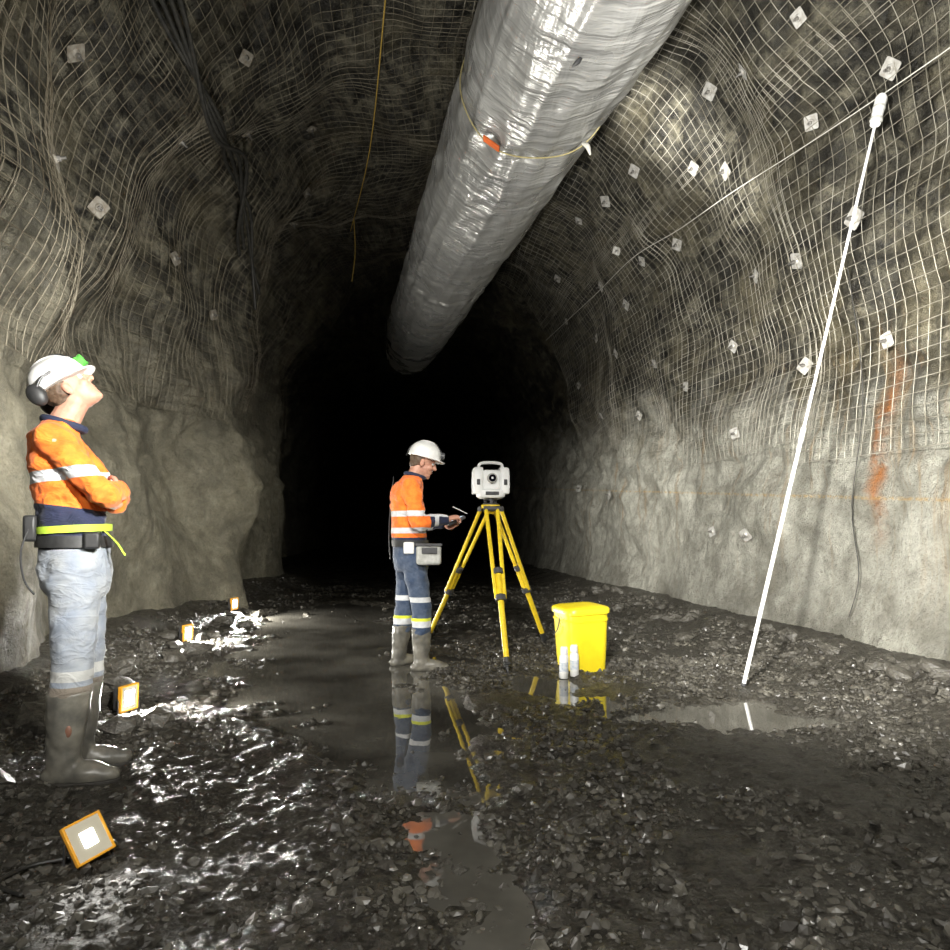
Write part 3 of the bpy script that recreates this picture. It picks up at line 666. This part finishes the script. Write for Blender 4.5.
def add_head(s,M):
    s.M=M
    s.ell((-.012,0,.035),(.098,.076,.098),24,16)
    s.ell((.022,0,-.03),(.07,.06,.08),20,14)
    s.ell((.045,0,-.078),(.045,.042,.034)); s.ell((.07,0,-.092),(.02,.022,.02))
    s.limb([(.082,0,.03,.009),(.097,0,.005,.011),(.108,0,-.012,.014)],n=10); s.ell((.095,.012,-.016),(.011,.009,.009)); s.ell((.095,-.012,-.016),(.011,.009,.009))
    s.ell((.076,.028,.036),(.014,.022,.008)); s.ell((.076,-.028,.036),(.014,.022,.008))
    s.ell((.083,0,-.046),(.012,.024,.006)); s.ell((.081,0,-.057),(.012,.021,.007))
    s.ell((.06,.036,-.02),(.026,.022,.024)); s.ell((.06,-.036,-.02),(.026,.022,.024))
    for sg in (-1,1):
        s.ell((-.005,sg*.078,-.005),(.02,.009,.032),14,10); s.ell((-.006,sg*.082,.012),(.015,.008,.014),12,8)
    s.M=Matrix.Identity(4)
def person(D):
    b=Soup()
    T=D['torso']
    b.stack([(x,y,z,rx*.86,ry*.86) for x,y,z,rx,ry in T],e=2.2)
    for i,sd in enumerate(('R','L')):
        sh,el,wrp=D['sh'][i],D['el'][i],D['wr'][i]
        mid=tuple((np.array(sh)+np.array(el))/2); m2=tuple(np.array(el)*.65+np.array(wrp)*.35)
        b.limb([(*sh,.055),(*mid,.048),(*el,.038),(*m2,.04),(*wrp,.026)],sub=4)
        hp,kn,an=D['hip'][i],D['kn'][i],D['an'][i]
        m=tuple((np.array(hp)+np.array(kn))/2); c=tuple(np.array(kn)*.65+np.array(an)*.35)
        b.limb([(*hp,.085),(*m,.075),(*kn,.053),(*c,.052),(*an,.036)],sub=4)
        ax,ay,az=an; yw=D['fyaw'][i]
        b.limb([(ax-.03*math.cos(yw),ay-.03*math.sin(yw),.055,.03),(ax+.06*math.cos(yw),ay+.06*math.sin(yw),.055,.033),(ax+.15*math.cos(yw),ay+.15*math.sin(yw),.04,.025)])
        hand(b,D['wr'][i],D['hd'][i],D['hb'][i],D['ht'][i],D['curl'][i])
    hsz=D.get('hsz',1.0)
    hc_=Vector(D['head']); HM=Matrix.Translation(hc_)@Matrix.Rotation(D.get('hyaw',0),4,'Z')@Matrix.Rotation(-D['tilt'],4,'Y')@Matrix.Scale(hsz,4)
    nb=D['neck']; nt_=HM@Vector((-.03,0,-.05))
    b.limb([(*nb,.062),(*((Vector(nb)+nt_)/2),.057),(*nt_,.056)])
    add_head(b,HM)
    body=solid('person',b,.0045,M_skin,None,4)
    body.location=D['loc']; body.rotation_euler=(0,0,D['rot']); body.scale=(D.get('scale',1),)*3
    top(body,D['label'],'person')
    for sg in (-1,1):
        s=Soup(); s.M=HM; s.ell((.0755,sg*.03,.016),(.012,.013,.011)); e=part('eye',s,M_eye,body)
        s=Soup(); s.M=HM; s.ell((.0845,sg*.03,.016),(.005,.006,.006)); part('iris',s,M_hair,e)
    s=Soup(); s.M=HM; s.ell((-.028,0,.035),(.09,.081,.09),24,16); s.ell((-.055,0,-.02),(.05,.06,.05)); solid('hair',s,.005,M_hair,body,3,lambda co:.003*pn(co[:,0]*60,co[:,1]*60,co[:,2]*30))
    s=Soup(); s.stack(T,n=36,e=2.35); k0=D.get('slv',1.0)
    for i in (0,1):
        sh,el,wrp=[np.array(D[k_][i]) for k_ in('sh','el','wr')]
        cuff=el+(wrp-el)*D.get('cuff',.93)
        s.limb([(*(sh+np.array([0,(.02 if i==0 else -.02),.0])),.082*k0),(*((sh*.7+el*.3)),.074*k0),(*((sh+el)/2),.068*k0),(*el,.063*k0),(*((el+cuff)/2),.056*k0),(*cuff,.044)],sub=5,n=18)
        s.limb([(*sh,.078*k0),(*(sh*.4+np.array(nb)*.6+np.array([0,0,-.03])),.066)],sub=3)
    solid('work_shirt',s,.0075,D['shirtmat'],body,5,D.get('shirtwr',wr(.014,D['seed'])),D['shirtattr'])
    n_=20; pts=[]; s=Soup()
    for k_ in range(n_+1):
        a=2*math.pi*k_/n_; pts.append((nb[0]+.01+.074*math.cos(a),nb[1]+.07*math.sin(a),nb[2]+.012-.02*math.cos(a),.018))
    s.limb(pts,n=8,sub=1,cap=False); part('collar',s,M_navy,body)
    s=Soup(); s.stack(D['pelvis'],n=32,e=2.3)
    for i in (0,1):
        hp,kn,an=[np.array(D[k_][i]) for k_ in('hip','kn','an')]
        bt=D['boot_h']; t=(kn[2]-bt)/(kn[2]-an[2]); lo=kn+(an-kn)*(t*.96); lo2=kn+(an-kn)*(t*.6)
        r=D['legr']
        s.limb([(*hp,r*1.0),(*((hp+kn)/2),r*.86),(*kn,r*.76),(*lo2,r*.76),(*lo,r*.73)],sub=6,n=20)
    solid('trousers',s,.008,D['troumat'],body,5,wr(.009,D['seed']+5,7,14),D['trouattr'])
    bw=D.get('bootw',1.0)
    for i in (0,1):
        kn,an=np.array(D['kn'][i]),np.array(D['an'][i]); bt=D['boot_h']
        bo=Soup(); yw=D['fyaw'][i]; M=Matrix.Translation((an[0],an[1],0))@Matrix.Rotation(yw,4,'Z'); 
        lean=(kn-an)/(kn[2]-an[2]); cy_,sy_=math.cos(-yw),math.sin(-yw); lx=lean[0]*cy_-lean[1]*sy_; ly=lean[0]*sy_+lean[1]*cy_
        bo.M=M
        bo.stack([(.012,0,.04,.07,.046),(.006,0,.09,.066*bw,.05*bw),(lx*.06,ly*.06,.15,.062*bw,.054*bw),(lx*.14,ly*.14,.23,.07*bw,.063*bw),(lx*(bt-.1),ly*(bt-.1),bt-.0,.079*bw,.073*bw),(lx*(bt-.08),ly*(bt-.08),bt+.02,.08*bw,.074*bw)],e=2.1)
        bo.limb([(-.04,0,.055,.043),(.03,0,.06,.052),(.09,0,.06,.055),(.15,0,.05,.05),(.185,0,.045,.04)],sq=(.92,1.0),ref=(0,0,1))
        B=solid('rubber_boot',bo,.007,M_boot,body,5,wr(.007,D['seed']+i,12,14))
        so=Soup(); so.M=M; so.stack([(.07,0,.0,.150,.054),(.07,0,.012,.158,.058),(.07,0,.03,.157,.058)],e=2.5,sub=1); so.box((-.04,0,.006),(.08,.085,.02)); part('sole',so,M_sole,B,bevel=.003)
        if D.get('mark') and i==0:
            so=Soup(); so.M=M; so.ell((lx*.18+.025,ly*.18-.058*bw,.25),(.018,.008,.028)); part('boot_mark',so,M_bootmark,B)
    HH=HM@Matrix.Translation((-.008,0,.055))@Matrix.Rotation(math.radians(D.get('hattilt',-4)),4,'Y')
    s=Soup(); s.M=HH
    s.stack([(0,0,-.012,.132,.112),(0,0,.02,.13,.11),(0,0,.06,.118,.1),(0,0,.09,.095,.08),(0,0,.112,.055,.045),(0,0,.116,.02,.016)],n=32,e=2.1)
    s.stack([(.022,0,-.016,.152,.118),(.022,0,-.006,.15,.116)],n=32,e=2.1,sub=1)
    s.limb([(-.11,0,.06,.008),(-.06,0,.108,.011),(0,0,.122,.012),(.06,0,.108,.011),(.11,0,.06,.008)],n=10)
    hat=solid('hard_hat',s,.005,M_white,body,2)
    s=Soup(); s.M=HH; s.cyl((.115,0,.04),(.155,0,.045),.026,.03,20); s.box((.12,0,.04),(.03,.045,.05)); cl=part('cap_lamp',s,D['lampmat'],hat,bevel=.004)
    s=Soup(); s.M=HH; s.limb([(.12,0,.07,.004),(.05,.01,.128,.004),(-.06,.01,.118,.004),(-.13,0,.04,.004),(-.14,0,-.03,.004)],n=8); part('lamp_cord',s,M_black,hat)
    if D.get('muffs'):
        for sg in (-1,1):
            s=Soup(); s.M=HH; s.ell((-.105,sg*.118,-.03),(.04,.026,.052),20,14); mu=part('ear_muff',s,M_black,hat)
            s=Soup(); s.M=HH; s.limb([(-.105,sg*.128,-.02,.006),(-.05,sg*.13,.02,.006),(-.0,sg*.118,.03,.006)],n=8); part('muff_arm',s,M_dgrey,mu)
    bz,bx_,brx,bry=D['belt']
    def ringband(z0,z1,grow,mat,name,tiltx=0):
        s=Soup(); R=[]
        for z,g in ((z0,-.01),(z0,grow),(z1,grow),(z1,-.01)):
            ring=[]
            for j in range(40):
                a=2*math.pi*j/40; c=math.cos(a);d_=math.sin(a); e=2.3
                px=bx_+(brx+g)*math.copysign(abs(c)**(2/e),c); py=(bry+g)*math.copysign(abs(d_)**(2/e),d_)
                ring.append((px,py,z+tiltx*px))
            R.append(ring)
        s.rings(R); s.F=[f for f in s.F if len(f)==4]; return part(name,s,mat,body)
    D['band']=ringband
    return body
def band(co,z,hw,slope=0): return hw-np.abs(co[:,2]-z-slope*co[:,0])
SIL=(0.62,0.63,0.64); NVY=(0.013,0.018,0.05)
def mk_shirt(name): return cloth(name,(0.94,0.22,0.02),(0.70,0.125,0.01),[('navy',NVY,.8),('tape',SIL,.4)])
# person looking up at the roof
AX,AY=-1.69,2.82
A=dict(loc=(AX,AY,min(hz(AX,AY),.02)-.012),rot=math.radians(22),seed=1.3,scale=.99,mark=True,bootw=1.08,label='person in orange high visibility shirt, arms folded, looking up',
 torso=[(-.035,0,1.03,.124,.148),(-.045,0,1.10,.128,.15),(-.06,0,1.2,.123,.15),(-.08,0,1.3,.118,.16),(-.10,0,1.4,.112,.165),(-.11,0,1.47,.098,.155),(-.105,0,1.52,.076,.11),(-.095,0,1.55,.062,.071)],
 sh=[(-.10,-.155,1.46),(-.10,.155,1.46)],el=[(.09,-.19,1.235),(.09,.19,1.235)],wr=[(.135,-.01,1.26),(.12,.02,1.205)],
 hd=[(-.15,1,.15),(-.15,-1,.1)],hb=[(1,0,.1),(1,0,.1)],ht=[1,-1],curl=[.35,.35],slv=.88,
 hip=[(-.03,-.08,.92),(-.03,.08,.92)],kn=[(-.03,-.09,.53),(-.02,.085,.53)],an=[(-.07,-.09,.09),(-.05,.085,.09)],fyaw=[-.2,.05],
 neck=(-.09,0,1.53),head=(-.055,0,1.69),tilt=math.radians(46),hsz=.91,
 pelvis=[(-.03,0,.80,.115,.135),(-.035,0,.88,.138,.155),(-.035,0,.97,.134,.155),(-.035,0,1.05,.126,.15)],
 legr=.108,boot_h=.385,belt=(1.05,-.04,.13,.156),muffs=True,lampmat=M_green,cuff=.9,hattilt=10,
 shirtmat=mk_shirt('orange_shirt'),
 shirtattr=lambda co:{'navy':1.175-co[:,2]-.12*co[:,0],'tape':band(co,1.32,.024,.12)},
 troumat=cloth('faded_denim',(0.22,0.25,0.30),(0.31,0.325,0.335),[('tape',(.5,.5,.48),.4),('dirt',(.2,.17,.135),.8)],scale=7),
 trouattr=lambda co:{'tape':band(co,.475,.022),'dirt':.43-co[:,2]})
pa=person(A)
A['band'](1.075,1.105,.012,M_limeweb,'lime_belt',.06); bb=A['band'](1.01,1.06,.014,M_black,'belt')
s=Soup(); s.box((-.185,-.06,1.09),(.05,.1,.11)); part('battery_pack',s,M_black,pa,bevel=.012)
s=Soup(); s.box((.05,-.165,1.04),(.06,.04,.07)); part('belt_pouch',s,M_black,pa,bevel=.01)
s=Soup(); s.limb([(.09,-.12,1.08,.004),(.14,-.15,1.03,.005),(.17,-.16,.98,.005)],n=8,sq=(.4,1.4)); part('loose_strap',s,M_limeweb,pa)
s=Soup(); s.limb([(-.175,-.1,1.12,.004),(-.21,-.12,1.0,.004),(-.2,-.12,.88,.004),(-.165,-.12,.82,.004)],n=8); part('hanging_cord',s,M_black,pa)
# surveyor at the tripod
B=dict(loc=(-.50,5.2,-.03),rot=math.radians(12),seed=4.1,label='person in orange and navy workwear tapping on a handheld controller',
 torso=[(-.02,0,.99,.13,.165),(-.025,0,1.08,.135,.165),(-.035,0,1.2,.13,.17),(-.045,0,1.32,.13,.185),(-.05,0,1.42,.125,.19),(-.035,0,1.49,.11,.17),(-.01,0,1.535,.085,.12),(.005,0,1.56,.065,.08)],
 sh=[(-.035,-.18,1.46),(-.03,.18,1.46)],el=[(.02,-.235,1.19),(.06,.235,1.2)],wr=[(.25,-.13,1.215),(.27,.09,1.18)],
 hd=[(1,.35,.22),(1,-.35,.1)],hb=[(0,-.3,1),(0,.9,-.4)],ht=[1,1],curl=[.65,.6],
 hip=[(-.01,-.09,.92),(-.02,.09,.92)],kn=[(.06,-.10,.52),(-.05,.11,.52)],an=[(.055,-.11,.09),(-.10,.13,.09)],fyaw=[-.1,.55],
 neck=(.01,0,1.55),head=(.085,0,1.665),tilt=math.radians(-20),hyaw=-.12,
 pelvis=[(-.01,0,.80,.12,.14),(-.01,0,.88,.145,.165),(-.015,0,.97,.138,.165),(-.02,0,1.03,.13,.16)],
 legr=.105,boot_h=.34,belt=(1.02,-.02,.132,.167),muffs=False,lampmat=M_dgrey,
 shirtmat=mk_shirt('orange_navy_shirt'),
 shirtattr=lambda co:{'navy':np.maximum(np.minimum(co[:,0]-.11,1.34-co[:,2]),1.07-co[:,2]),'tape':np.maximum(np.maximum(band(co,1.255,.022),np.minimum(band(co,1.125,.022),.13-co[:,0])),.018-np.abs(co[:,0]-.165))},
 troumat=cloth('blue_denim',(0.03,0.052,0.10),(0.08,0.105,0.155),[('tape',SIL,.4),('ytape',(.7,.75,.05),.5)]),
 trouattr=lambda co:{'tape':np.maximum(band(co,.585,.02),band(co,.40,.03)),'ytape':band(co,.43,.012)})
pb_=person(B)
B['band'](1.0,1.05,.013,M_black,'belt'); 
s=Soup(); s.box((.1,-.215,.935),(.19,.075,.15)); pc=part('belt_pouch',s,M_pouch,pb_,bevel=.02)
s=Soup(); s.box((.1,-.26,.97),(.12,.012,.05)); s.box((.1,-.235,1.015),(.2,.05,.02)); part('pouch_flap',s,M_dgrey,pc,bevel=.004)
s=Soup(); s.box((-.05,-.185,.99),(.08,.05,.09)); part('battery_pack',s,M_white,pb_,bevel=.01)
s=Soup(); s.limb([(-.15,0,1.55,.004),(-.18,-.02,1.3,.004),(-.19,-.03,1.05,.004),(-.18,-.06,.9,.004)],n=8); part('hanging_cord',s,M_black,pb_)
ct=bpy.data.objects.new('handheld_controller',None); COL.objects.link(ct)
Rm=Matrix.Translation(B['loc'])@Matrix.Rotation(B['rot'],4,'Z')
ct.matrix_world=Rm@Matrix.Translation((.355,.0,1.205))@Matrix.Rotation(math.radians(-25),4,'Y')
top(ct,'small handheld survey controller held in both hands','controller')
s=Soup(); s.box((0,0,0),(.15,.1,.028)); part('controller_body',s,M_dgrey,ct,bevel=.008)
s=Soup(); s.box((.015,0,.0155),(.09,.08,.002)); part('screen',s,simple('lit_screen',(.5,.6,.7),None,10,.2,0,0,emit=(.6,.75,.9),est=1.0),ct)
st=Soup(); st.limb([(-.06,0,0,.0035),(.06,0,0,.0035),(.07,0,0,.0015)],n=8,sub=1); so=part('stylus',st,M_white,None)
so.matrix_world=Rm@Matrix.Translation((.37,-.07,1.29))@Matrix.Rotation(math.radians(25),4,'Y'); top(so,'thin pale stylus held above the controller screen','stylus')
# ------------------------------------------------------------------ lights (added spots, no fixtures modelled)
def spot(name,loc,tgt,e,ang,blend=.6,r=.1,col=(1,.98,.925)):
    l=bpy.data.lights.new(name,'SPOT'); l.energy=e; l.spot_size=math.radians(ang); l.spot_blend=blend; l.shadow_soft_size=r; l.color=col
    o=bpy.data.objects.new(name,l); COL.objects.link(o); o.location=loc
    o.rotation_euler=(Vector(tgt)-Vector(loc)).to_track_quat('-Z','Y').to_euler(); return o
spot('added_spot',(-0.3,0.8,2.2),(3.3,5.7,1.2),4600,60,.9,.12)          # added fill for the right wall, shotcrete
spot('added_spot.001',(0.2,1.0,1.9),(3.2,6.2,4.2),2700,52,.9,.06)          # added fill for the right wall mesh
spot('added_spot.002',(0.9,0.6,2.2),(-2.9,4.4,2.0),1750,66,.8,.12)        # added fill on left wall and near worker
for i_,(tx,ty,tz) in enumerate(((1.98,7.1,5.65),(2.3,6.9,5.2),(2.65,6.6,4.6))):   # narrow spots put in to make the slanting bright streak on the shoulder
    spot('added_spot.%03d'%(20+i_),(-1.0,3.2,.6),(tx,ty,tz),9000-1500*i_,9.5,.95,.04)
spot('added_spot.004',(-0.4,1.6,3.3),(-0.05,5.3,.6),620,40,.8,.06)         # added steep spot to light the surveyor
spot('added_spot.005',(-0.5,2.3,.8),(0.7,4.7,4.6),470,62,.9,.03)           # added uplight for the duct underside
spot('added_spot.006',(0.0,-1.2,2.6),(0.2,3.0,0),720,70,.9,.1)            # added fill behind the camera for the ground
spot('added_spot.007',(-1.0,3.5,2.3),(-3.7,5.5,1.4),560,95,.9,.08)        # added spot lifting the left sprayed concrete
spot('added_spot.008',(-1.0,3.4,1.4),(-2.6,6.2,5.0),480,70,.9,.05)        # added fill for the left roof
spot('added_spot.009',(0.4,0.4,1.5),(1.0,3.8,4.6),260,50,.9,.03)           # added fill for the near duct
spot('added_spot.010',(-0.6,6.2,2.4),(2.35,10.6,1.3),1100,56,.9,.08)       # added spot brightening the far sidewall
wd=bpy.data.worlds.new('World'); SC.world=wd; wd.use_nodes=True
wd.node_tree.nodes['Background'].inputs[0].default_value=(.6,.65,.7,1); wd.node_tree.nodes['Background'].inputs[1].default_value=.002
# ------------------------------------------------------------------ camera
cam=bpy.data.cameras.new('Camera'); co=bpy.data.objects.new('Camera',cam); COL.objects.link(co)
co.location=(0,0,1.06); co.rotation_euler=(math.radians(90),0,0)
cam.sensor_width=36; cam.lens=650/950*36; cam.shift_y=60/950; cam.clip_start=.05; cam.clip_end=100
SC.camera=co
try:
    SC.view_settings.view_transform='Standard'; SC.view_settings.look='None'
except Exception as e: print(e)
